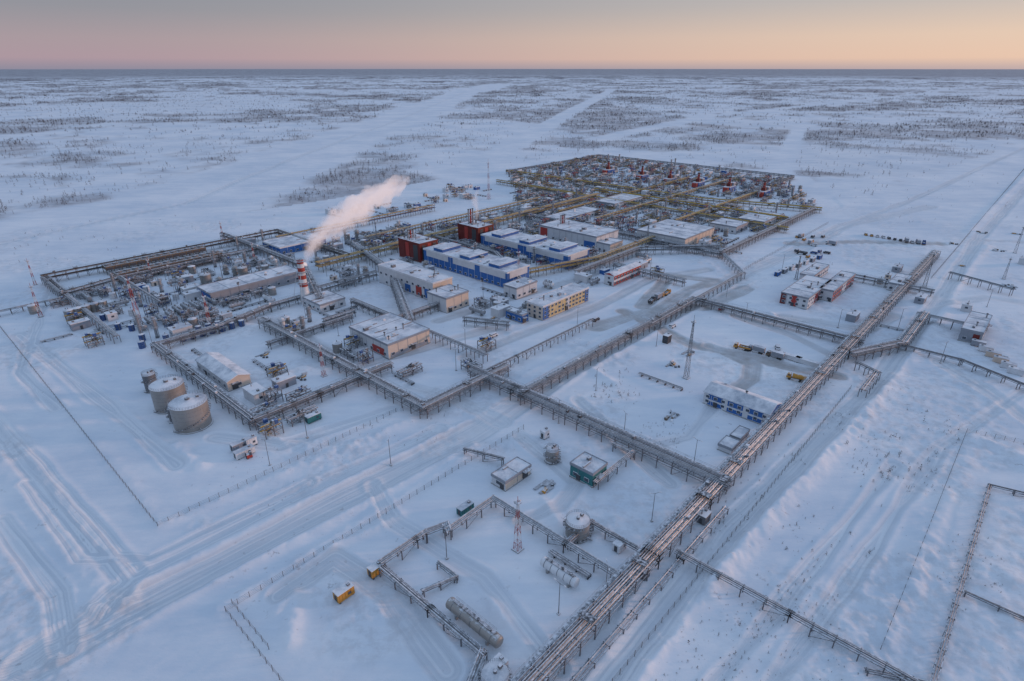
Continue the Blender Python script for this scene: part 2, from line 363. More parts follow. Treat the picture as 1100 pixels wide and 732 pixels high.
def lib():
    def shed(l,w,h,mat):
        mb=MB(); mb.box(0,0,-.4,l,w,h+.4,mat); mb.box(0,0,h,l+.4,w+.4,.35,'roof_snow'); mb.box(0,-w/2-.05,0,1.2,.12,2.2,'dark_steel'); mb.box(-l/2-.05,0,h*.5,.12,1.4,1,'window_glass'); mb.cyl((l*.3,0,h),(l*.3,0,h+1.8),.2,'galv_pipe'); mb.box(-l*.3,0,h+.3,1,1,.8,'steel'); return mb.mesh('process_shed')
    LIB['process_shed']=[shed(6,4,3.4,'white_wall'),shed(9,5,4,'grey_wall'),shed(5,5,4.2,'white_wall'),shed(7,4,3.2,'blue_wall'),shed(10,6,5,'white_wall'),shed(4,3,3,'cream_wall')]
    LIB['horizontal_vessel']=[h_vessel_mesh(9,1.2,'galv_pipe'),h_vessel_mesh(7,1.5,'white_paint',ax='y'),h_vessel_mesh(11,1.4,'galv_pipe',ax='y'),h_vessel_mesh(8,1.0,'galv_pipe')]
    def column(r,h,mat):
        mb=MB(); mb.cyl((0,0,-.4),(0,0,h),r,mat,n=16); mb.cyl((0,0,h),(0,0,h+r*.6),r,mat,n=16,r2=r*.2); mb.cyl((0,0,-.2),(0,0,1.2),r*1.25,'steel',n=12)
        for z in (h*.5,h*.9):
            mb.cyl((0,0,z),(0,0,z+.12),r+1.0,'steel',n=12)
            for zz in (.6,1.1):
                for i in range(12):
                    t=6.283*i/12;t2=6.283*(i+1)/12; mb.beam((math.cos(t)*(r+.95),math.sin(t)*(r+.95),z+zz),(math.cos(t2)*(r+.95),math.sin(t2)*(r+.95),z+zz),.05,'steel')
        mb.cyl((r+.4,0,0),(r+.4,0,h),.18,'galv_pipe',n=6); mb.beam((0,-r-.4,0),(0,-r-.4,h),.12,'steel'); mb.cyl((r+.4,0,h*.8),(r+4,0,h*.8),.18,'galv_pipe',n=6); return mb.mesh('process_column')
    LIB['process_column']=[column(.9,9,'galv_pipe'),column(1.3,7,'white_paint'),column(.7,12,'galv_pipe'),column(1.6,6,'tank_wall')]
    def skid(l,w,h,seed,cols):
        rr=random.Random(seed); mb=MB()
        for x in (-l/2,0,l/2):
            for y in (-w/2,w/2): mb.box(x,y,-.4,.28,.28,h+.4,'rack_steel')
        for z in (h*.5,h):
            for y in (-w/2,w/2): mb.box(0,y,z-.25,l,.2,.22,'rack_steel')
            for x in (-l/2,0,l/2): mb.box(x,0,z-.27,.2,w,.22,'rack_steel')
        mb.box(0,0,h-.02,l*.9,w*.5,.08,'dark_steel')
        for i in range(5):
            y=-w*.4+w*.2*i; R_=rr.uniform(.15,.3); z=h*rr.choice([.25,.5,.5,1])+R_
            c=rr.choice(cols); mb.cyl((-l*.6,y,z),(l*.6,y,z),R_,c,n=7); mb.cyl((rr.uniform(-.4,.4)*l,y,0),(rr.uniform(-.4,.4)*l,y,z),R_*.9,c,n=6); mb.cyl((rr.uniform(-.4,.4)*l,y,z),(rr.uniform(-.4,.4)*l,y,z+.9),.3,'dark_steel',n=6)
        for i in range(3): mb.box(rr.uniform(-.4,.4)*l,rr.uniform(-.4,.4)*w,rr.choice([0,h]),rr.uniform(.6,1.6),rr.uniform(.6,1.6),rr.uniform(.6,1.8),rr.choice(['steel','white_paint','blue_paint','galv_pipe']))
        for y in (-w/2,w/2):
            for zz in (.6,1.1): mb.beam((-l/2,y,h+zz),(l/2,y,h+zz),.05,'steel')
        return mb.mesh('pipe_manifold_skid')
    LIB['pipe_manifold_skid']=[skid(9,5,4,1,['galv_pipe']),skid(7,6,5,2,['galv_pipe','yellow_pipe']),skid(11,4,3.2,3,['galv_pipe']),skid(6,4,6,4,['galv_pipe','blue_paint'])]
    LIB['yellow_manifold_skid']=[skid(10,6,3.4,5,['yellow_pipe']),skid(8,7,4,6,['yellow_pipe','yellow_pipe','galv_pipe'])]
    LIB['red_manifold_skid']=[skid(9,6,5,7,['red_paint','galv_pipe']),skid(7,5,6,8,['red_paint','dark_steel'])]
    def tk(r,h,mat):
        mb=MB(); mb.cyl((0,0,-.4),(0,0,h),r,mat,n=20); mb.cyl((0,0,h),(0,0,h+r*.3),r*1.03,'roof_snow',n=20,r2=.2)
        for i in range(1,4): mb.cyl((0,0,h*i/4-.06),(0,0,h*i/4+.06),r+.05,'steel',n=20)
        mb.beam((0,-r-.3,0),(0,-r-.3,h),.25,'steel'); mb.cyl((0,0,h+r*.3),(0,0,h+r*.3+.7),.2,'steel',n=6); return mb.mesh('small_tank')
    LIB['small_tank']=[tk(1.8,4,'white_paint'),tk(2.4,5,'tank_wall'),tk(1.5,3.5,'blue_paint')]
    def pole():
        mb=MB(); mb.cyl((0,0,-.4),(0,0,11),.13,'steel',n=6,r2=.08)
        for a in (0,math.pi): mb.beam((0,0,10.8),(math.cos(a)*1.6,0,11.2),.08,'steel'); mb.box(math.cos(a)*1.7,0,11.1,.7,.3,.15,'white_paint')
        mb.box(0,0,-.3,.8,.8,.6,'concrete'); return mb.mesh('light_pole')
    LIB['light_pole']=[pole()]
    def line(l,ax,seed):
        rr=random.Random(seed); mb=MB(); X=lambda a,b,c:(a,b,c) if ax else (b,a,c)
        for y in (-.7,0,.7): mb.cyl(X(-l/2,y,1.1),X(l/2,y,1.1),rr.uniform(.14,.3),'galv_pipe',n=6)
        for i in range(int(l/4)+1):
            p=X(-l/2+i*4,0,0); s=X(.25,1.9,0); mb.box(p[0],p[1],-.4,s[0],s[1],1.2,'dark_steel')
        return mb.mesh('low_pipeline')
    LIB['low_pipeline']=[line(14,1,1),line(14,0,2),line(22,1,3),line(22,0,4)]
    def pile(seed):
        rr=random.Random(seed); mb=MB()
        for i in range(9):
            x,y=rr.uniform(-3.5,3.5),rr.uniform(-3,3); t=rr.random()
            if t<.4: mb.box(x,y,-.1,rr.uniform(.6,3),rr.uniform(.5,1.2),rr.uniform(.3,1.3),rr.choice(['brown_steel','steel','white_paint','orange_paint','blue_paint']),rr.uniform(0,.4))
            elif t<.7:
                for k in range(4): mb.cyl((x-2,y+k*.3,.25),(x+2,y+k*.3,.25),.14,'galv_pipe',n=6)
            else: mb.cyl((x,y,0),(x,y,.8),.6,'dark_steel',n=10)
        return mb.mesh('stored_materials')
    LIB['stored_materials']=[pile(k) for k in range(5)]
lib()
def inpoly(x,y,poly):
    c=np.zeros(np.shape(x),bool); n=len(poly); j=n-1
    for i in range(n):
        xi,yi=poly[i]; xj,yj=poly[j]
        cond=((yi>y)!=(yj>y))&(x<(xj-xi)*(y-yi)/((yj-yi)+1e-9)+xi); c^=cond; j=i
    return c
def fill(poly,step,kinds,prob=.8,seed=1,rad=3):
    rr=random.Random(seed); W=[Q(*p) for p in poly]
    u0=min(p[0] for p in W);u1=max(p[0] for p in W);v0=min(p[1] for p in W);v1=max(p[1] for p in W)
    u=u0
    while u<u1:
        v=v0
        while v<v1:
            uu=u+rr.uniform(-.25,.25)*step; vv=v+rr.uniform(-.25,.25)*step
            if inpoly(np.array([uu]),np.array([vv]),W)[0] and rr.random()<prob and is_free(uu,vv,rad):
                k=rr.choice(kinds); place(rr.choice(LIB[k]),k,(uu,vv),0,rr.choice([0,0,math.pi/2,math.pi]))
            v+=step
        u+=step
# ================================================================== BUILDINGS
B=building
B('gas_treatment_workshop',(545,311),(567,302),(457,283),11,'blue_wall','blue_wall',1,5,units=12,trim='white_paint',ridges=3,accent=[('v',.02,.3,.6,.95,'white_wall'),('v',.36,.62,.6,.95,'white_wall'),('v',.68,.96,.6,.95,'white_wall'),('u',.1,.9,.6,.95,'white_wall')])
B('gas_treatment_workshop',(610,290),(630,281),(523,264),10,'blue_wall','blue_wall',1,5,units=12,trim='white_paint',ridges=3,accent=[('v',.05,.45,.6,.95,'white_wall'),('v',.55,.95,.6,.95,'white_wall'),('u',.1,.9,.6,.95,'white_wall')])
MA=[('u',.12,.3,.1,.9,'dark_steel'),('u',.42,.6,.3,.95,'red_wall'),('u',.72,.9,.1,.9,'dark_steel'),('v',.1,.3,.1,.9,'dark_steel'),('v',.5,.66,.2,.95,'red_wall')]
B('boiler_house',(452,283),(466,276),(429,276),14,'maroon_wall','maroon_wall',0,units=12,trim='maroon_wall',accent=MA)
B('boiler_house',(514,263),(525,257),(494,257),13,'maroon_wall','maroon_wall',0,units=12,trim='maroon_wall',accent=MA)
B('compressor_hall',(466,325),(484,317),(404,305),12,'cream_wall','white_wall',2,5,units=10,trim='white_paint',accent=[('v',.02,.15,.1,.6,'blue_wall'),('v',.2,.3,.1,.6,'red_wall'),('v',.4,.5,.1,.5,'blue_wall'),('u',.1,.5,.1,.5,'blue_wall')])
B('pump_house',(480,337),(500,327),(458,330),9,'cream_wall','white_wall',1,4,units=4)
B('process_hall',(640,270),(660,261),(583,255),11,'white_wall','white_wall',1,5,units=8,accent=[('v',.02,.2,.1,.6,'blue_wall'),('v',.85,.98,.1,.9,'red_wall')])
B('metering_building',(655,273),(668,268),(640,270),7,'cream_wall','white_wall',1,4,units=2)
B('maintenance_workshop',(418,386),(459,367),(374,367),7.5,'cream_wall','white_wall',1,4.5,units=14,accent=[('u',.05,.95,.0,.28,'grey_wall'),('v',.1,.4,.1,.6,'red_wall')])
B('administration_building',(583,345),(630,323),(567,339),8.5,'yellow_wall','cream_wall',3,3.0,units=6,win=(1.5,1.2),trim='white_paint',accent=[('u',.0,.12,0,1,'blue_wall'),('u',.5,.56,0,1,'white_wall'),('u',.92,1,0,.95,'blue_wall')])
B('laboratory_building',(561,348),(567,345),(543,342),5,'blue_wall','blue_wall',1,3.5,units=2)
B('boiler_annex',(555,322),(575,313),(540,318),7,'white_wall','white_wall',1,4,units=5)
B('fire_station',(659,308),(690,296),(652,304),7,'red_wall','white_wall',2,3.2,roof='gable',units=2,accent=[('u',0,1,.42,.6,'white_wall')])
B('equipment_warehouse',(228,327),(321,300),(215,319),6.5,'grey_wall','blue_wall',1,6,units=6,trim='grey_wall')
B('storage_shed',(246,421),(267,410),(208,398),4.5,'cream_wall','white_wall',1,5,roof='gable',units=0,trim='white_wall')
B('dormitory_building',(866,333),(892,313),(836,327),7,'red_wall','white_wall',2,3.2,units=6,accent=[('u',.0,.25,0,.95,'white_wall'),('v',.4,.6,0,1,'red_wall'),('v',.8,1,0,1,'maroon_wall')],win=(1.5,1.3))
B('dormitory_building',(893,325),(918,306),(878,321),7,'red_wall','white_wall',2,3.2,units=4,accent=[('u',.4,.6,0,.95,'white_wall')],win=(1.5,1.3))
B('canteen_building',(872,305),(890,293),(858,302),5,'white_wall','white_wall',1,3.6,units=4)
B('checkpoint_building',(968,315),(979,305),(953,311),5,'cream_wall','white_wall',1,3.2,units=1)
B('garage_building',(1052,371),(1068,353),(1030,363),6.5,'maroon_wall','grey_wall',1,3.4,units=3,accent=[('u',0,.3,.3,.8,'white_wall'),('v',.1,.4,.1,.8,'maroon_wall')])
B('office_building',(824,459),(838,447),(752,436),5.6,'blue_wall','blue_wall',2,2.9,roof='gable',units=2,win=(1.4,1.1),trim='white_paint',accent=[('v',.0,.08,0,1,'white_wall'),('v',.3,.38,0,1,'white_wall'),('v',.62,.7,0,1,'white_wall'),('v',.93,1,0,1,'white_wall'),('v',.08,.3,.42,.56,'white_wall'),('v',.38,.62,.42,.56,'white_wall'),('v',.7,.93,.42,.56,'white_wall'),('u',.6,1,0,.7,'white_wall')])
B('small_shed',(794,479),(806,470),(784,474),2.8,'grey_wall','white_wall',0,units=0,doors=0)
B('small_shed',(785,489),(797,482),(772,482),2.4,'grey_wall','white_wall',0,units=0,doors=0)
B('blue_warehouse',(302,275),(345,262),(283,268),6,'blue_wall','blue_wall',1,5,units=4,trim='white_paint')
B('pump_station',(345,337),(372,329),(334,326),5,'white_wall','white_wall',1,4,units=4)
B('pump_shelter',(543,528),(573,511),(529,519),3.6,'cream_wall','white_wall',1,4,units=1,doors=1)
B('teal_equipment_block',(636,524),(645,509),(613,511),5.4,'teal_wall','teal_wall',1,3,units=2)
B('gas_metering_hall',(735,268),(762,254),(690,255),8,'cream_wall','white_wall',1,5,units=6)
B('valve_hall',(820,245),(838,236),(790,241),5,'white_wall','white_wall',1,5,units=3)
B('switchgear_building',(602,243),(640,230),(585,239),5,'white_wall','grey_wall',1,5,units=3)
B('switchgear_building',(660,225),(690,215),(640,221),5,'white_wall','grey_wall',1,5,units=3)
B('cooling_hall',(790,252),(800,246),(762,247),6,'grey_wall','white_wall',1,5,units=3)
# ================================================================== TANKS, VESSELS
v_tank(185,436,6.4,10.5); v_tank(208,456,6.8,10.5); v_tank(164,419,2.6,8,'steel'); v_tank(188,452,1.8,6,'steel')
v_tank(620,574,3.6,5.4); v_tank(593,494,2.3,4.6); v_tank(532,735,3.2,3.4,'white_paint')
h_vessel((482,658),(538,696),1.6,'tank_wall'); h_vessel((582,612),(620,632),1.4,'white_paint')
for i in range(7): h_vessel((146+i*11,350-i*3.2),(158+i*11,356-i*3.4),1.3,'galv_pipe')
for i in range(6): h_vessel((178+i*9,337-i*2.6),(188+i*9,342-i*2.6),1.3,'galv_pipe')
for i in range(7):
    for k in range(2): place(LIB['small_tank'][2],'small_tank',Q(193+i*10.5+k*4,362-i*2.6+k*4))
for i in range(5): place(LIB['small_tank'][1],'small_tank',Q(76+i*9,342-i*2.5))
v_tank(262,298,3.2,7); v_tank(222,304,3.4,6); 
def cooler_row(C,R,wv,h,n,mat='brown_steel',name='air_cooler_bank'):
    c=Q(*C); r=Q(*R); lu=r[0]-c[0]; mb=MB(); occ(c[0],c[0]+lu,c[1],c[1]+wv)
    mb.box(lu/2,wv/2,h*.55,lu,wv,h*.42,mat)
    for i in range(n+1):
        for y in (0.3,wv-.3): mb.box(lu*i/n,y,-.4,.35,.35,h*1.05,'dark_steel')
        mb.box(lu*i/n,wv/2,h*.95,.3,wv+.4,.2,'steel')
    for i in range(n):
        x=lu*(i+.5)/n; R_=min(wv,lu/n)*.4
        mb.cyl((x,wv/2,h*.9),(x,wv/2,h*1.12),R_,'steel',n=16); mb.cyl((x,wv/2,h*1.12),(x,wv/2,h*1.125),R_*.9,'dark_steel',n=16)
        for a in (0,1.05,2.1): mb.box(x,wv/2,h*1.13,R_*1.7,.3,.05,'galv_pipe',a)
        mb.box(x,-.2,h*.55,lu/n*.8,.2,h*.3,'dark_steel')
    for z in (h*.3,h*.15): mb.cyl((0,-.8,z),(lu,-.8,z),.25,'galv_pipe')
    return mb.make(name,c)
cooler_row((128,304),(232,276),9,6,14); cooler_row((116,296),(214,270),9,6,14,'brown_steel')
cooler_row((600,258),(640,246),7,6,5,'steel')
def turbine(px,py):
    q=Q(px,py); occ(q[0]-8,q[0]+8,q[1]-5,q[1]+5); mb=MB()
    mb.box(0,0,-.5,16,8,6.5,'blue_wall'); mb.box(0,0,6,16.4,8.4,.4,'roof_snow'); mb.box(-9.5,0,1,4,6,5,'red_paint'); mb.box(6,0,6.4,5,6,3,'grey_wall'); mb.box(6,0,9.4,5.4,6.4,.3,'roof_snow')
    mb.box(-2,0,6.4,4.2,4.2,3.4,'maroon_wall'); mb.cyl((-2,0,9.8),(-2,0,16),1.5,'red_paint',n=16,r2=1.2); mb.cyl((-2,0,16),(-2,0,17.2),1.6,'dark_steel',n=16)
    for z in (12,15): mb.cyl((-2,0,z),(-2,0,z+.2),2.2,'steel',n=14)
    for sx in (-4.2,.2):
        for sy in (-2.2,2.2): mb.beam((sx,sy,6.4),(sx,sy,15),.2,'dark_steel')
    for x in (-6,-1,4): mb.box(x,-4.05,2,2,.14,1.6,'window_glass')
    mb.box(2,-4.08,0,3,.2,3.5,'grey_wall')
    return mb.make('turbine_compressor_unit',q)
for x,y in ((654,187),(690,193),(720,197),(750,201),(783,206),(820,211)): turbine(x,y)
def bh_chimney(px,py,z):
    q=Q(px,py); mb=MB()
    for i in range(3): mb.cyl((i*2.4,0,0),(i*2.4,0,z),.6,'galv_pipe' if i!=1 else 'red_paint',n=12); mb.cyl((i*2.4,0,z),(i*2.4,0,z+.6),.75,'dark_steel',n=12)
    for zz in (z*.5,z*.8): mb.box(2.4,0,zz,7.5,2.6,.3,'steel')
    return mb.make('boiler_chimney_group',q)
bh_chimney(504,258,25); bh_chimney(440,276,20); bh_chimney(602,255,18)
stack(329,325,27,2.1)
for a in ((150,348,26,2.4),(240,258,14,1.6),(38,306,16,1.4),(556,590,17.5,1.8),(525,214,38,2.6),(557,306,22,2.2),(226,352,18,1.8),(348,404,15,1.6),(163,298,12,1.6),(274,283,14,1.6),(44,340,18,1.8)): mast(*a)
for a in ((737,406,28,1.9),(993,308,22,2.0),(1090,272,20,1.8),(1078,300,14,1.6),(405,262,18,1.6),(695,262,18,1.6),(855,300,16,1.5)): mast(*a,c1='steel',c2='galv_pipe')
for p in ((490,398),(640,420),(705,372),(800,345),(900,352),(965,352),(670,470),(745,500),(330,470),(290,500),(420,500),(600,455),(500,375),(620,350),(780,320),(840,290),(700,560),(480,600),(600,660),(650,640),(1060,330),(1010,390)):
    place(LIB['light_pole'][0],'light_pole',Q(*p),0,random.random()*3)
# ================================================================== PIPE RACKS
G_=('galv_pipe','galv_pipe','steel'); Y_=('yellow_pipe','galv_pipe','yellow_pipe')
rack([(560,757),(700,608),(755,547),(917,388),(1002,313),(1042,283)],5,5,6,2,('galv_pipe','steel'),r=(.1,.26))
rack([(600,757),(720,600),(770,547)],1.8,2,2,1,('steel','galv_pipe'),r=(.1,.2))
rack([(510,408),(546,431),(762,545)],5.2,5.2,6,2,G_)
rack([(560,432),(690,372),(760,331),(915,382)],3.8,4.3,5,2,G_)
rack([(700,355),(800,300),(775,277)],3,4.2,4,1,G_)
rack([(283,352),(350,400),(447,452),(546,405)],4.2,5,5,2,G_)
rack([(168,378),(268,463),(345,432),(420,400)],3.4,4.4,4,2,G_)
rack([(168,378),(232,357),(290,335),(345,318)],3.4,4.4,4,2,G_)
rack([(510,412),(560,392),(640,352)],2.6,3.6,3,1,G_)
rack([(440,355),(525,388)],3,4.5,4,1,G_)
rack([(915,388),(968,376),(1003,347)],4.2,4.8,5,2,G_)
rack([(965,376),(1030,395),(1110,425)],2.6,3,3,1,G_)
rack([(905,300),(1000,318)],3.2,4.6,4,2,G_)
rack([(985,345),(1035,355)],3,4.5,4,1,G_)
rack([(1020,300),(1085,318)],3,4.5,4,1,G_)
rack([(920,398),(940,408),(918,425)],3,4,3,1,G_)
rack([(728,601),(850,662),(978,735)],2.2,2.8,3,1,G_,r=(.1,.2))
rack([(930,725),(1000,740),(1062,525),(1115,538)],1.2,1.6,2,1,('steel',),r=(.1,.18))
rack([(1036,640),(1110,672)],1.0,1.4,2,1,('steel',),r=(.1,.18))
rack([(412,612),(452,592),(458,582),(480,572),(482,578),(532,545),(610,590),(685,625)],2.2,3.2,3,1,G_)
rack([(412,617),(470,655),(522,705),(505,745)],2.2,2.4,3,1,G_)
rack([(610,590),(640,572),(690,600)],2,3,3,1,G_)
rack([(500,490),(540,500)],1.5,3,2,1,G_)
rack([(640,525),(672,490),(660,484)],2,3,3,1,G_)
rack([(455,640),(490,625),(470,612)],1.2,2,2,1,G_)
rack([(50,305),(170,276),(285,250),(345,287)],4,6,5,2,('dark_steel','brown_steel','galv_pipe'))
rack([(50,305),(72,322),(130,305),(240,283),(290,270)],4,5,5,2,('galv_pipe','dark_steel'))
rack([(130,305),(165,335)],3,5,4,1,G_)
rack([(72,322),(150,362)],3,4,4,1,G_)
rack([(240,258),(300,300),(345,330)],3.5,6,5,2,G_)
rack([(0,340),(60,325)],2.5,3,3,1,G_)
for pts,w,h,n,c in (
 ([(345,292),(440,262),(620,212)],6,7,7,Y_),([(300,262),(400,243),(470,228)],4,6,5,('blue_paint','galv_pipe','yellow_pipe')),
 ([(395,262),(470,240),(560,215)],4,6,6,Y_),([(345,318),(400,300)],4,6,5,G_),([(380,270),(420,300),(440,355)],4,7,5,G_),
 ([(470,262),(530,280),(560,310)],3,6,5,G_),([(560,300),(640,285),(700,262)],4,6,5,Y_),([(620,300),(690,275),(770,272)],4,6,5,G_),
 ([(440,262),(520,290)],3,7,4,G_),([(545,187),(640,200),(760,216),(880,229)],4,5,5,Y_),([(560,234),(660,253),(775,277),(880,229)],4,5,6,G_),
 ([(545,187),(640,169),(850,193),(800,211)],3.5,4,4,('dark_steel','galv_pipe')),([(570,205),(700,226),(850,247)],5,5,7,Y_),([(640,240),(730,218),(800,200)],4,5,5,Y_),
 ([(600,232),(680,212),(740,196)],4,5,5,Y_),([(690,255),(770,228),(830,212)],4,5,5,Y_),([(620,212),(545,196)],4,5,5,Y_),([(640,208),(740,222),(850,236)],5,5.5,6,('yellow_pipe',)),
 ([(660,290),(740,305)],3,5,4,G_),([(500,350),(545,355)],3,5,4,G_),([(380,330),(440,345),(470,335)],3,5,4,G_),([(350,350),(380,340)],3,4,4,G_),([(290,375),(345,355),(375,345)],3,4,4,G_)):
    rack(pts,w,h,n,2,c)
# ================================================================== CLUTTER
PM=['pipe_manifold_skid','pipe_manifold_skid','process_shed','horizontal_vessel','process_column','low_pipeline','small_tank','light_pole']
fill([(60,325),(280,258),(345,300),(290,335),(150,375),(80,350)],9,PM,.85,3,1.5)
fill([(345,262),(440,240),(480,300),(460,350),(370,345),(330,300)],9,PM,.9,4,1.5)
fill([(400,262),(620,205),(660,240),(640,285),(560,310),(470,262)],9.5,['pipe_manifold_skid','yellow_manifold_skid','process_column','process_shed','horizontal_vessel','red_manifold_skid'],.9,5,1)
fill([(545,187),(640,168),(850,195),(882,230),(775,277),(560,234)],11,['pipe_manifold_skid','yellow_manifold_skid','low_pipeline','horizontal_vessel','red_manifold_skid','yellow_manifold_skid','process_shed','pipe_manifold_skid','process_column','low_pipeline'],.85,6,1)
fill([(480,330),(560,300),(700,262),(740,280),(700,300),(620,315),(500,365)],10,PM+['stored_materials'],.6,8,2)
fill([(285,350),(345,330),(450,395),(420,425),(350,400)],9,PM,.7,9,2)
fill([(200,375),(285,355),(340,400),(345,430),(275,455)],12,['low_pipeline','pipe_manifold_skid','process_shed','stored_materials'],.4,10,3)
fill([(270,440),(335,425),(345,455),(290,470)],8,['pipe_manifold_skid','low_pipeline'],.75,11,2)
fill([(20,335),(75,325),(180,375),(60,395)],11,['pipe_manifold_skid','low_pipeline','small_tank','stored_materials'],.4,12,2)
fill([(550,560),(600,540),(690,600),(640,630)],12,['low_pipeline','pipe_manifold_skid','stored_materials'],.25,13,2)
fill([(900,290),(1000,290),(1000,345),(910,370)],12,['process_shed','low_pipeline','stored_materials'],.3,14,2)
fill([(345,240),(470,225),(540,205),(500,200),(340,232)],12,['pipe_manifold_skid','low_pipeline','process_shed'],.45,15,2)
fill([(840,340),(910,345),(905,375),(820,345)],14,['low_pipeline','stored_materials'],.3,17,2)
fill([(600,440),(700,385),(760,350),(900,390),(850,430),(760,530)],19,['stored_materials','stored_materials','low_pipeline'],.22,18,4)
fill([(460,390),(520,370),(560,385),(500,405)],10,['stored_materials','pipe_manifold_skid'],.5,19,2)
fill([(1000,260),(1100,240),(1100,420),(1040,400)],17,['stored_materials','process_shed'],.2,20,3)
fill([(560,480),(640,500),(680,560),(560,540)],15,['stored_materials'],.3,21,3)
for a in ((370,641,5,2.6,2.6,'orange_paint',0),(404,616,4,2.4,2.4,'orange_paint',0),(500,550,5.5,2.4,2.3,'teal_wall',0),(263,489,7,2.8,2.2,'white_paint',.0),(258,482,6,2.6,2.6,'grey_wall',0),(270,478,4,2.5,3,'white_paint',0),(268,492,2,1.2,1.4,'red_wall',0),
   (337,452,6,2.5,2.6,'teal_wall',0),(716,368,4,3,4,'dark_steel',0),(640,513,4,2.5,3,'grey_wall',0),(535,722,4,3,3,'white_paint',0),(585,470,3,2.4,3,'white_paint',0),(848,386,10,2.4,2,'white_paint',1.57),(868,392,12,2.6,2,'white_paint',1.57),
   (598,695,3,2,2,'grey_wall',0),(665,590,4,2.5,2.5,'white_paint',0),(755,560,4,3,3,'steel',0),(690,620,3,3,3,'steel',0)): container(*a)
for i in range(7): container(835+i*7.5,296-i*3,6,2.5,2.6,random.choice(['white_paint','grey_wall','blue_wall']),0)
for i in range(6): container(1050+i*8,372+i*6,6,2.5,2.6,random.choice(['white_paint','grey_wall','cream_wall']),1.57)
for x,y,k,c,a in ((700,325,'open','dark_steel',.2),(716,317,'open','orange_paint',.1),(708,321,'box','orange_paint',0),(797,376,'open','orange_paint',1.7),(832,385,'box','brown_steel',1.6),(855,409,'tank','orange_paint',1.7),(812,379,'box','grey_wall',1.6),
   (722,352,'van','white_paint',0),(835,375,'van','white_paint',.4),(640,345,'van','dark_steel',0),(530,362,'van','white_paint',0),(775,333,'van','red_wall',0)): truck(x,y,k,c,a)
for i in range(11): truck(930+i*6.2,253+i*1.0,random.choice(['van','box','open','van']),random.choice(['white_paint','dark_steel','blue_paint','orange_paint']),random.uniform(.1,.5))
for i in range(14): truck(855+random.uniform(0,40),250+random.uniform(5,28),random.choice(['van','box','open','van']),random.choice(['white_paint','dark_steel','blue_paint','orange_paint','dark_steel']),random.choice([0,1.57]))
for p in ([(243,658),(400,565),(500,500),(560,460)],[(243,658),(320,745)],[(0,352),(172,566),(440,452),(500,425)],[(945,700),(1046,468),(1110,480)],[(640,757),(762,610),(935,425)],[(800,290),(905,243)],[(1000,300),(1048,255),(1125,170)],[(250,650),(300,690)]):
    fence(p)
# ================================================================== TERRAIN
TAB=rng.random((8,256,256)).astype(np.float32)
def vn(x,y,k=0):
    xi=np.floor(x).astype(int); yi=np.floor(y).astype(int); fx=x-xi; fy=y-yi; fx=fx*fx*(3-2*fx); fy=fy*fy*(3-2*fy); T=TAB[k]
    a=T[xi%256,yi%256];b=T[(xi+1)%256,yi%256];c=T[xi%256,(yi+1)%256];d=T[(xi+1)%256,(yi+1)%256]
    return (a*(1-fx)+b*fx)*(1-fy)+(c*(1-fx)+d*fx)*fy
def fbm(x,y,s,o=4,k=0):
    t=0;a=1.;w=0
    for i in range(o):
        t=t+a*vn(x/s+17.3*i+900,y/s+9.1*i+900,(k+i)%8); w+=a; a*=.55; s/=2.03
    return t/w
def segd(x,y,P):
    D=np.full(x.shape,1e9)
    for (ax,ay),(bx,by) in zip(P[:-1],P[1:]):
        dx,dy=bx-ax,by-ay; L2=dx*dx+dy*dy+1e-9
        t=np.clip(((x-ax)*dx+(y-ay)*dy)/L2,0,1); D=np.minimum(D,np.hypot(x-ax-t*dx,y-ay-t*dy))
    return D
sstep=lambda a,b,x:(lambda t:t*t*(3-2*t))(np.clip((x-a)/(b-a),0,1))
SITE=[S(*p) for p in ((-300,330),(0,243),(200,238),(350,215),(540,180),(640,163),(870,190),(905,222),(1010,205),(1100,168),(1250,130),(1500,400),(1600,900),(-700,900))]
CLEAR=[([S(*p) for p in ((500,99),(430,128),(330,165),(200,218),(0,262))],80),([S(*p) for p in ((500,99),(540,90))],120),([S(*p) for p in ((660,95),(560,150),(500,190))],24),([S(*p) for p in ((860,135),(830,200))],12),([S(*p) for p in ((1000,100),(760,125),(640,150))],22),([S(*p) for p in ((860,260),(980,215),(1150,140))],26)]
PATCH=[(80,178,150,.06),(110,212,70,.12),(430,188,60,.16),(260,150,160,.05),(700,158,80,.08),(760,180,40,.08),(890,188,60,.16),(950,165,90,.08),(1040,140,160,.08),(800,150,60,.08),(980,200,30,.1),(380,235,60,-.2),(250,215,60,-.12),(600,160,40,-.1)]
PW=[(*S(a,b),c,d) for a,b,c,d in PATCH]
def forest(x,y,sparse=0.):
    r=np.hypot(x,y)
    n=fbm(x,y,300,5,1); n2=fbm(x,y,60,4,4)
    for (a,b,c,d) in PW: n=n+d*np.exp(-((x-a)**2+(y-b)**2)/(c*c))
    far=sstep(700,4000,r)
    base=.445-.02*far
    f=sstep(base,base+.13,n*.58+n2*.42)
    f=f*(1-.9*sstep(.62,.66,fbm(x,y,1300,4,6)))
    lake=fbm(x,y*1.3,300,2,3); f=f*(1-.9*sstep(.66,.70,lake))
    f=np.maximum(f,sparse)
    for P,w in CLEAR:
        f=f*sstep(w,w*1.25+8,segd(x,y,P)+ (n2-.5)*w*.7)
    f=np.maximum(f,sstep(7000,15000,r)*.95)
    return np.where(inpoly(x,y,SITE),0,f)
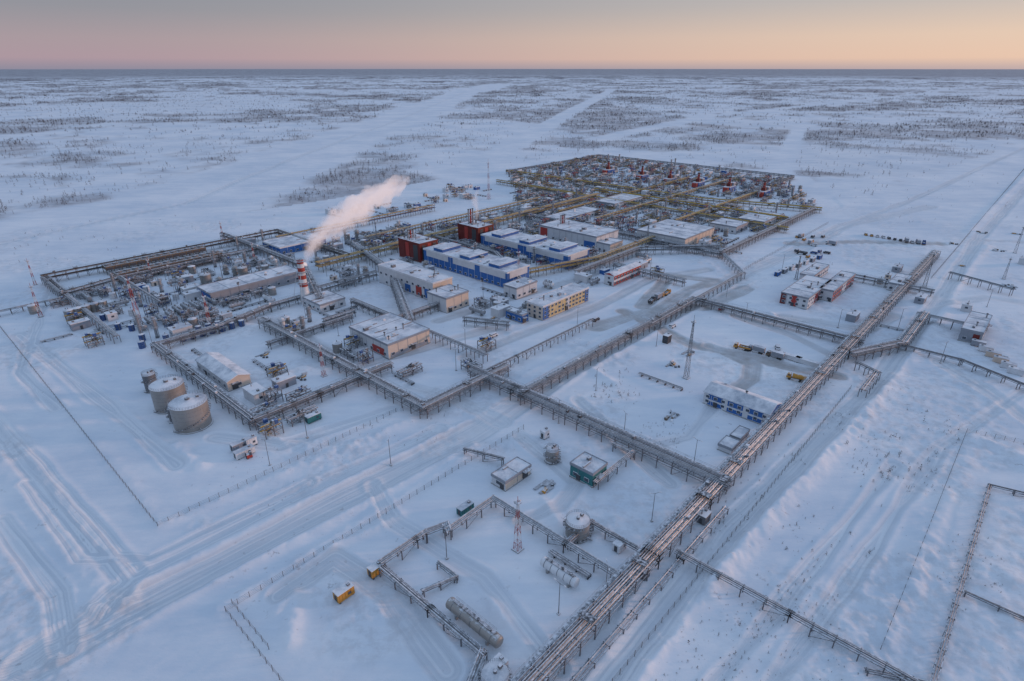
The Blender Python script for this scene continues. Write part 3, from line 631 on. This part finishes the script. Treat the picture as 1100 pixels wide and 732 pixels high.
roads=[([(40,710),(330,556),(505,468),(600,405),(700,350),(790,298),(860,268),(905,243),(1000,222)],11,.1),
 ([(1130,172),(1050,258),(1010,320),(940,412),(780,575),(650,745)],7,.1),
 ([(-60,400),(0,462),(142,622),(100,665),(0,720)],6,.0),([(142,622),(330,528),(470,462)],5,.0),
 ([(670,335),(745,372),(800,382),(850,395),(900,405)],7,.8),([(760,372),(808,392),(806,408),(790,420)],5,.7),([(700,340),(740,312),(770,302),(720,296),(690,330)],8,.7),([(640,352),(700,335),(760,330),(800,310)],9,.6),
 ([(540,455),(490,430),(440,415)],5,.1),([(500,385),(560,360),(640,330),(700,300),(760,290)],6,.3),([(790,340),(850,360),(900,385)],5,.3),([(840,340),(930,355),(960,340)],6,.3),
 ([(850,262),(930,260),(1010,262)],9,.6),([(230,470),(300,480),(420,440)],5,.0),([(20,360),(120,440),(190,500)],5,.0),([(300,640),(360,600),(420,640),(480,720)],5,.1),([(1010,390),(1060,420),(1130,470)],6,.1),([(1000,330),(1060,320),(1130,330)],6,.1),
 ([(200,345),(300,345),(380,395),(470,370),(540,350)],5,.3),([(560,470),(620,520),(600,545),(560,560)],4,.1),([(1050,258),(1130,262)],5,.2),([(860,260),(980,215),(1120,150)],6,.1),([(470,345),(640,295)],5,.4),
 ([(0,560),(60,640),(70,700)],2.5,0),([(30,520),(90,600),(160,600),(330,520)],2.5,0),([(820,745),(900,640),(1010,480),(1100,420)],2.5,0),([(760,745),(880,600),(960,500)],2.5,0),([(640,450),(700,480),(740,470),(780,420)],3,.1),([(620,430),(660,470),(720,520)],3,.1),([(400,520),(420,560),(520,620),(600,720)],3,0),([(60,300),(20,400),(60,440)],3,0),([(500,99),(430,128),(330,165),(200,218),(0,262)],9,0)]
ridges=[([(-60,390),(0,452),(136,620)],.9,2.2),([(150,630),(330,538),(500,455)],.7,2.0),([(60,712),(340,570),(510,478)],.8,2.2),([(0,350),(172,560)],.4,3),([(172,564),(440,452)],.8,2.5),([(670,745),(790,590),(950,418),(1025,325)],1.3,3.0),
 ([(300,655),(318,640),(312,690)],1.4,2.5),([(355,590),(430,555)],1,2),([(235,655),(500,492)],.8,2),([(190,480),(215,500)],1.6,3),([(530,648),(540,665)],1.2,2.5),([(100,655),(135,650)],1.6,3),([(600,415),(780,318),(850,285)],.9,1.6),([(560,405),(700,335)],.8,1.6),
 ([(1070,480),(1110,500)],1.5,4),([(950,700),(1046,470)],.7,3),([(280,470),(330,480)],1,2),([(1060,265),(1020,318)],1.1,2.5),([(700,600),(650,700)],1,2),([(1000,560),(960,640),(900,720)],.8,6),([(0,500),(110,640)],.7,3),([(940,440),(820,570),(760,640)],1.0,3),
 ([(585,540),(600,560)],1.0,2),([(640,400),(660,412)],1.2,2),([(820,330),(835,345)],1.0,2),([(330,395),(280,410)],.8,2),([(640,580),(660,560)],1,2),([(1125,165),(1040,250)],1.4,3)]
ROADW=[([S(*p) for p in P],w,d) for P,w,d in roads]; RIDW=[([S(*p) for p in P],h,s) for P,h,s in ridges]
az=np.concatenate([np.linspace(-180,-60,40,endpoint=False),np.linspace(-60,60,960,endpoint=False),np.linspace(60,180,40,endpoint=False)])*math.pi/180
ys=np.arange(760,92,-1.1); dep=TH+np.arctan((ys-366)/F); rr_=H/np.tan(dep)
rings=np.concatenate([[.01,15,30,45,60,72],rr_,np.geomspace(rr_[-1]*1.03,75000,110)])
A,Rg=np.meshgrid(az,rings); X=(Rg*np.sin(A)).ravel(); Y=(Rg*np.cos(A)).ravel()
r0=np.hypot(X,Y)
near=sstep(2500,900,r0)
ins=inpoly(X,Y,SITE)
uX=X*RC+Y*RS; vY=-X*RS+Y*RC
def relief(x,y):
    r=np.hypot(x,y)
    return np.where(inpoly(x,y,SITE),0,(fbm(x,y,160,3,3)-.5)*3.0-.3)*sstep(300,900,r)+(fbm(x,y,2600,3,0)-.5)*18*sstep(2500,7000,r)
Z=(fbm(X,Y,22,4,2)-.5)*.5+(fbm(uX,vY*3.0,14,3,5)-.5)*.25*near+relief(X,Y)
rd=np.full(X.shape,60.); G=np.zeros(X.shape); Dt=np.zeros(X.shape)
for P,w,d in ROADW:
    D=segd(X,Y,P); D=D+(fbm(X,Y,25,2,4)-.5)*3
    k=1-sstep(w*.5,w*.5+2.0,D); G=np.maximum(G,k); Dt=np.maximum(Dt,k*d); rd=np.minimum(rd,D)
    Z+=.40*np.exp(-((D-w*.5-1.6)/1.2)**2)*(.3+fbm(X,Y,9,2,6)) -.22*k
lump=fbm(X,Y,5,3,7)
for P,h,s in RIDW:
    D=segd(X,Y,P); Z+=h*np.exp(-(D/s)**2)*(.3+1.2*lump)
fr=forest(X,Y)
yard=np.where(ins,sstep(.51,.64,fbm(X,Y,38,3,6)),0)*sstep(900,500,r0)
Z+=yard*(lump-.4)*1.1
nr,na=len(rings),len(az)
idx=np.arange(nr*na).reshape(nr,na); a_=idx[:-1,:]; b_=np.roll(idx,-1,1)[:-1,:]; c_=np.roll(idx,-1,1)[1:,:]; d_=idx[1:,:]
faces=np.stack([a_,d_,c_,b_],-1).reshape(-1,4)
def fast_mesh(name,co,faces):
    me=bpy.data.meshes.new(name); me.vertices.add(len(co)); me.vertices.foreach_set('co',co.astype(np.float32).ravel())
    k=faces.shape[1]; me.loops.add(faces.size); me.loops.foreach_set('vertex_index',faces.astype(np.int32).ravel())
    me.polygons.add(len(faces)); me.polygons.foreach_set('loop_start',np.arange(0,faces.size,k,dtype=np.int32)); me.polygons.foreach_set('loop_total',np.full(len(faces),k,dtype=np.int32))
    me.update(calc_edges=True); return me
me=fast_mesh('snow_ground',np.stack([X,Y,Z],-1),faces)
me.polygons.foreach_set('use_smooth',np.ones(len(me.polygons),bool))
at=me.attributes.new('cover','FLOAT_COLOR','POINT'); at.data.foreach_set('color',np.stack([fr,G,Dt,yard],-1).astype(np.float32).ravel())
at=me.attributes.new('rd','FLOAT','POINT'); at.data.foreach_set('value',rd.astype(np.float32))
at=me.attributes.new('far','FLOAT','POINT'); at.data.foreach_set('value',sstep(1500,9000,r0).astype(np.float32))  # distance weight for the haze tint painted on far brush
og=bpy.data.objects.new('snow_ground',me); bpy.context.collection.objects.link(og)
m,nt,b=new_mat('snow_ground'); N=nt.nodes; L=nt.links
geo=N.new('ShaderNodeNewGeometry'); att=N.new('ShaderNodeAttribute'); att.attribute_name='cover'; sep=N.new('ShaderNodeSeparateColor'); L.new(att.outputs['Color'],sep.inputs[0])
ard=N.new('ShaderNodeAttribute'); ard.attribute_name='rd'
far_haze=N.new('ShaderNodeAttribute'); far_haze.attribute_name='far'
def noise(scale,detail=6,rough=.6,vec=None,dist=0):
    n=N.new('ShaderNodeTexNoise'); n.inputs['Scale'].default_value=scale; n.inputs['Detail'].default_value=detail; n.inputs['Roughness'].default_value=rough; n.inputs['Distortion'].default_value=dist
    L.new(vec or geo.outputs['Position'],n.inputs['Vector']); return n.outputs['Fac']
def mrange(x,a,b_,c=0,d=1):
    n=N.new('ShaderNodeMapRange'); L.new(x,n.inputs[0]); n.inputs[1].default_value=a;n.inputs[2].default_value=b_;n.inputs[3].default_value=c;n.inputs[4].default_value=d; return n.outputs[0]
def mth(op,x,y):
    n=N.new('ShaderNodeMath'); n.operation=op
    for i,v in enumerate((x,y)):
        if isinstance(v,(int,float)): n.inputs[i].default_value=v
        else: L.new(v,n.inputs[i])
    return n.outputs[0]
def mixc(f,a,b_):
    n=N.new('ShaderNodeMix'); n.data_type='RGBA'
    if isinstance(f,(int,float)): n.inputs[0].default_value=f
    else: L.new(f,n.inputs[0])
    for i,v in ((6,a),(7,b_)):
        if isinstance(v,tuple): n.inputs[i].default_value=(*v,1)
        else: L.new(v,n.inputs[i])
    return n.outputs[2]
mp=N.new('ShaderNodeMapping'); mp.inputs['Rotation'].default_value=(0,0,-ROT+.35); mp.inputs['Scale'].default_value=(.25,1,1); L.new(geo.outputs['Position'],mp.inputs['Vector'])
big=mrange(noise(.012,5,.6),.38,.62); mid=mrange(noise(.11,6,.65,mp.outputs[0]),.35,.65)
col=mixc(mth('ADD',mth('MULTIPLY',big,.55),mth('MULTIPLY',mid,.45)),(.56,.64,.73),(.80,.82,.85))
cb=N.new('ShaderNodeCombineXYZ'); sp=N.new('ShaderNodeSeparateXYZ'); L.new(geo.outputs['Position'],sp.inputs[0])
L.new(mth('MULTIPLY',ard.outputs['Fac'],.9),cb.inputs[0]); L.new(mth('MULTIPLY',sp.outputs[0],.012),cb.inputs[1]); L.new(mth('MULTIPLY',sp.outputs[1],.012),cb.inputs[2])
rut=mrange(noise(1.0,3,.6,cb.outputs[0]),.4,.62)
roadc=mixc(rut,(.52,.57,.63),(.75,.78,.81))
col=mixc(mth('MULTIPLY',sep.outputs[1],.6),col,roadc)
dirt=mth('MULTIPLY',sep.outputs[2],mrange(noise(.09,5,.65),.3,.6,.35,1))
col=mixc(mth('MULTIPLY',dirt,.9),col,(.27,.235,.21))
# scuffed, trampled yards
yd=mth('MULTIPLY',att.outputs['Alpha'],mrange(noise(.25,5,.7),.45,.6)); col=mixc(mth('MULTIPLY',yd,.35),col,(.44,.45,.48))
# scrub / brush in the tundra, distance haze painted in as a slate tint
bn=mrange(noise(.03,7,.78),.36,.56); bn2=mrange(noise(.0035,7,.8),.34,.54)
br=mth('MULTIPLY',sep.outputs[0],mth('ADD',mth('MULTIPLY',bn,.55),mth('MULTIPLY',bn2,.45)))
brush_haze_col=mixc(far_haze.outputs['Fac'],(.15,.11,.11),(.10,.10,.125))
col=mixc(mth('MULTIPLY',br,mth('ADD',.62,mth('MULTIPLY',far_haze.outputs['Fac'],.33))),col,brush_haze_col)
speck=mth('MULTIPLY',mrange(noise(.35,3,.7),.63,.69),mrange(noise(.02,3,.6),.47,.6)); col=mixc(mth('MULTIPLY',speck,.45),col,(.25,.23,.24))
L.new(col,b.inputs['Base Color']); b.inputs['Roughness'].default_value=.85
hgt=mth('ADD',mth('MULTIPLY',noise(.5,6,.65,mp.outputs[0]),.5),mth('MULTIPLY',rut,mth('MULTIPLY',sep.outputs[1],.25)))
bp=N.new('ShaderNodeBump'); bp.inputs['Distance'].default_value=.7; bp.inputs['Strength'].default_value=.6; L.new(hgt,bp.inputs['Height']); L.new(bp.outputs[0],b.inputs['Normal'])
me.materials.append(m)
# ================================================================== VEGETATION
def tree_tpl(seed,kind):
    r=random.Random(seed); V=[];Fc=[]
    def tri(a,b,c): o=len(V); V.extend([a,b,c]); Fc.append((o,o+1,o+2))
    t=.025
    for k in range(3):
        a=k*2.094;b=(k+1)*2.094; tri((math.cos(a)*t,math.sin(a)*t,0),(math.cos(b)*t,math.sin(b)*t,0),(r.uniform(-.02,.02),r.uniform(-.02,.02),1))
    nb={'near':14,'mid':6,'far':4}[kind]
    for i in range(nb):
        z=.12+.8*i/nb+r.uniform(0,.05); a=r.uniform(0,6.28); l=(.26*(1-z)+.05)*r.uniform(.6,1.3); w={'near':.05,'mid':.10,'far':.2}[kind]*r.uniform(.7,1.2)
        ex,ey=math.cos(a)*l,math.sin(a)*l; sx,sy=-math.sin(a)*w*.5,math.cos(a)*w*.5
        tri((0,0,z+.02),(ex+sx,ey+sy,z+r.uniform(-.05,.06)),(ex-sx,ey-sy,z+r.uniform(-.02,.10)))
        if kind!='near': tri((0,0,z),(ex,ey,z+.10),(ex*.7,ey*.7,z-.05))
    return np.array(V),np.array(Fc)
def scatter(name,xs,ys,hs,kind,mat,wid=1.,zf=None):
    n=len(xs); 
    if n==0: return
    T=[tree_tpl(k*31+7,kind) for k in range(5)]; cos_=[];fs=[];off=0
    for k in range(5):
        s=np.arange(k,n,5); V,Fc=T[k]; m_=len(s)
        if m_==0: continue
        a=rng.random(m_)*6.283; ca,sa=np.cos(a)[:,None],np.sin(a)[:,None]; h=hs[s][:,None]; w=h*wid*(rng.uniform(.8,1.3,m_)[:,None])
        vx=(V[:,0]*ca-V[:,1]*sa)*w+xs[s][:,None]; vy=(V[:,0]*sa+V[:,1]*ca)*w+ys[s][:,None]; vz=V[:,2]*h-.3+np.zeros_like(vx)
        if zf is not None: vz=vz+zf[s][:,None]
        cos_.append(np.stack([vx,vy,vz],-1).reshape(-1,3)); f=Fc[None]+ (np.arange(m_)*len(V))[:,None,None]+off; fs.append(f.reshape(-1,3)); off+=m_*len(V)
    me=fast_mesh(name,np.concatenate(cos_),np.concatenate(fs)); me.materials.append(MATS[mat]); o=bpy.data.objects.new(name,me); bpy.context.collection.objects.link(o)
def sector(n,r1,r2,half=50):
    r=np.sqrt(rng.uniform(r1*r1,r2*r2,n)); a=np.radians(rng.uniform(-half,half,n)); return r*np.sin(a),r*np.cos(a)
for (n,r1,r2,h0,h1,kind,wd) in ((60000,350,1500,2.0,6.5,'near',1.),(130000,1500,4000,3,7,'mid',1.6),(80000,4000,11000,4,7,'far',5)):
    x,y=sector(n,r1,r2,47); f=forest(x,y,.13); dn=fbm(x,y,45,3,5); k=rng.random(n)<f*(.12+.7*sstep(.38,.62,dn)); x,y=x[k],y[k]
    h=h0+(h1-h0)*rng.random(len(x))**1.6; scatter('distant_larch_forest',x,y,h,kind,'larch_twigs',wd,relief(x,y)); print(kind,len(x))
def shrubs(poly,n,h0,h1,seed,name='tundra_shrubs'):
    g=np.random.default_rng(seed); W=[S(*p) for p in poly]; a=np.array(W); x=g.uniform(a[:,0].min(),a[:,0].max(),n); y=g.uniform(a[:,1].min(),a[:,1].max(),n)
    k=inpoly(x,y,W)&(g.random(n)<sstep(.40,.66,fbm(x,y,22,4,3))); x,y=x[k],y[k]; scatter(name,x,y,h0+(h1-h0)*g.random(len(x))**2.5,'near','larch_twigs',1.1)
shrubs([(760,540),(900,440),(1040,440),(1010,560),(860,640),(760,620)],3600,.4,2.0,1)
shrubs([(870,470),(1000,460),(990,530),(870,530)],60,1.5,3.6,2)
shrubs([(690,450),(740,455),(720,500),(660,490)],500,.4,1.5,3)
shrubs([(640,745),(800,610),(900,640),(930,740)],1600,.3,1.5,4)
shrubs([(420,420),(500,440),(440,480),(380,470)],350,.4,1.2,5)
shrubs([(820,300),(860,290),(900,280),(860,320)],200,.5,2,6)
shrubs([(250,490),(420,450),(380,520),(240,560)],400,.3,1,7)
shrubs([(960,600),(1040,520),(1090,600),(1050,700)],900,.3,1.3,8)
shrubs([(640,400),(690,395),(700,440),(630,430)],160,1,3,9)
shrubs([(20,240),(300,225),(330,245),(0,300)],900,.5,2.5,10)
shrubs([(920,200),(1090,180),(1000,240),(900,240)],1500,.5,2.5,11)
shrubs([(1045,200),(1120,160),(1120,300),(1070,250)],1200,.5,2.5,12)
# ================================================================== STEAM
def plume(pts,rads,dens,name,layers):
    e=bpy.data.objects.new(name,None); bpy.context.collection.objects.link(e)
    W=[Vector((*S(p[0],p[1],p[2]),p[2])) for p in pts]
    m=bpy.data.materials.new(name+'_vapour'); m.use_nodes=True; nt=m.node_tree; nt.nodes.clear(); out=nt.nodes.new('ShaderNodeOutputMaterial')
    vs=nt.nodes.new('ShaderNodeVolumeScatter'); vs.inputs['Color'].default_value=(1,1,1,1); vs.inputs['Density'].default_value=dens*.5; vs.inputs['Anisotropy'].default_value=.2
    scatter_glow=nt.nodes.new('ShaderNodeEmission'); scatter_glow.inputs['Color'].default_value=(.78,.62,.63,1); scatter_glow.inputs['Strength'].default_value=dens*.25  # added glow stands in for light scattered repeatedly inside the steam
    ad=nt.nodes.new('ShaderNodeAddShader'); nt.links.new(vs.outputs[0],ad.inputs[0]); nt.links.new(scatter_glow.outputs[0],ad.inputs[1]); nt.links.new(ad.outputs[0],out.inputs['Volume'])
    for li,(sc,end) in enumerate(layers):
        V=[];Fs=[];n_=28;K=90
        for i in range(K+1):
            t=i/K*(len(W)-1)*end; k=min(int(t),len(W)-2); f=t-k; p0=W[max(k-1,0)];p1=W[k];p2=W[k+1];p3=W[min(k+2,len(W)-1)]
            c=.5*((2*p1)+(p2-p0)*f+(2*p0-5*p1+4*p2-p3)*f*f+(3*p1-p0-3*p2+p3)*f**3); R_=(rads[k]*(1-f)+rads[k+1]*f)*sc
            R_*=min(1,((K-i)/(K*.3))**.6+.02)
            for j in range(n_):
                a=6.283*j/n_; q=1+1.3*(float(fbm(np.array([i*.24+li*7.3]),np.array([math.cos(a)*1.6+math.sin(a)*2.3+20]),1.0,4,2)[0])-.5)*2*min(1,i/14)
                d=(W[-1]-W[0]).normalized(); u=d.orthogonal().normalized(); w=d.cross(u); V.append(tuple(c+(u*math.cos(a)+w*math.sin(a))*R_*max(q,.15)))
        for i in range(K):
            for j in range(n_): Fs.append((i*n_+j,i*n_+(j+1)%n_,(i+1)*n_+(j+1)%n_,(i+1)*n_+j))
        Fs.append(tuple(range(n_-1,-1,-1))); Fs.append(tuple(range(K*n_,K*n_+n_)))
        me=bpy.data.meshes.new('vapour'); me.from_pydata(V,[],Fs); me.materials.append(m); o=bpy.data.objects.new('vapour',me); bpy.context.collection.objects.link(o); o.parent=e
plume([(328,284,27),(332,270,33),(344,254,41),(370,233,51),(402,213,64),(440,190,82)],[1.5,2.8,4.2,5.4,6.2,6.2],.13,'steam_plume',[(1.15,1.),(.95,.93),(.75,.82),(.6,.7),(.42,.55)])
plume([(512,236,24),(512,225,30),(510,215,36),(514,203,43)],[1.0,1.8,2.3,1.5],.10,'steam_wisp',[(1.,1.),(.6,.8)])
# ================================================================== LIGHT
SAZ=math.radians(80); SEL=math.radians(7)
sd=Vector((math.sin(SAZ)*math.cos(SEL),math.cos(SAZ)*math.cos(SEL),math.sin(SEL)))
sun=bpy.data.lights.new('sun','SUN'); sun.energy=1.5; sun.angle=math.radians(5); sun.color=(1,.58,.42); so=bpy.data.objects.new('sun',sun); bpy.context.collection.objects.link(so); so.rotation_euler=(-sd).to_track_quat('-Z','Y').to_euler(); so.location=(300,0,200)
w=bpy.data.worlds.new('World'); bpy.context.scene.world=w; w.use_nodes=True; nt=w.node_tree; N=nt.nodes; L=nt.links; N.clear()
out=N.new('ShaderNodeOutputWorld'); bg=N.new('ShaderNodeBackground'); bg2=N.new('ShaderNodeBackground'); ad=N.new('ShaderNodeAddShader')
sky=N.new('ShaderNodeTexSky'); sky.sky_type='NISHITA'; sky.sun_disc=False; sky.sun_elevation=SEL; sky.sun_rotation=SAZ; L.new(sky.outputs[0],bg2.inputs[0]); bg2.inputs[1].default_value=.012
tc=N.new('ShaderNodeTexCoord'); sp=N.new('ShaderNodeSeparateXYZ'); L.new(tc.outputs['Generated'],sp.inputs[0])
def ramp(els):
    r=N.new('ShaderNodeValToRGB'); cr=r.color_ramp
    while len(cr.elements)<len(els): cr.elements.new(.5)
    for e,(p,c) in zip(cr.elements,els): e.position=p; e.color=(*c,1)
    L.new(sp.outputs['Z'],r.inputs[0]); return r
left=ramp([(0,(.27,.25,.33)),(.012,(.39,.29,.345)),(.035,(.36,.29,.335)),(.07,(.26,.26,.31)),(.11,(.22,.245,.30)),(.35,(.30,.40,.56)),(1,(.37,.51,.76))])
right=ramp([(0,(.48,.38,.39)),(.012,(.74,.52,.41)),(.04,(.71,.53,.43)),(.08,(.50,.45,.44)),(.15,(.38,.40,.45)),(.4,(.36,.43,.57)),(1,(.37,.51,.76))])
dt=N.new('ShaderNodeVectorMath'); dt.operation='DOT_PRODUCT'; L.new(tc.outputs['Generated'],dt.inputs[0]); dt.inputs[1].default_value=(math.sin(SAZ),math.cos(SAZ),0)
mr=N.new('ShaderNodeMapRange'); mr.interpolation_type='SMOOTHSTEP'; mr.inputs[1].default_value=-.5; mr.inputs[2].default_value=.85; L.new(dt.outputs['Value'],mr.inputs[0])
mx=N.new('ShaderNodeMix'); mx.data_type='RGBA'; L.new(mr.outputs[0],mx.inputs[0]); L.new(left.outputs[0],mx.inputs[6]); L.new(right.outputs[0],mx.inputs[7])
L.new(mx.outputs[2],bg.inputs[0]); bg.inputs[1].default_value=1.0
L.new(bg.outputs[0],ad.inputs[0]); L.new(bg2.outputs[0],ad.inputs[1]); L.new(ad.outputs[0],out.inputs[0])
# ================================================================== CAMERA
cam=bpy.data.cameras.new('camera'); cam.sensor_width=36; cam.lens=36*F/1100; cam.clip_start=1; cam.clip_end=120000
co=bpy.data.objects.new('camera',cam); bpy.context.collection.objects.link(co); co.location=(0,0,H); co.rotation_euler=(math.pi/2-TH,0,0); bpy.context.scene.camera=co
sc=bpy.context.scene; sc.view_settings.view_transform='Standard'; sc.view_settings.look='None'; sc.view_settings.exposure=0
print('objects',len(bpy.data.objects))
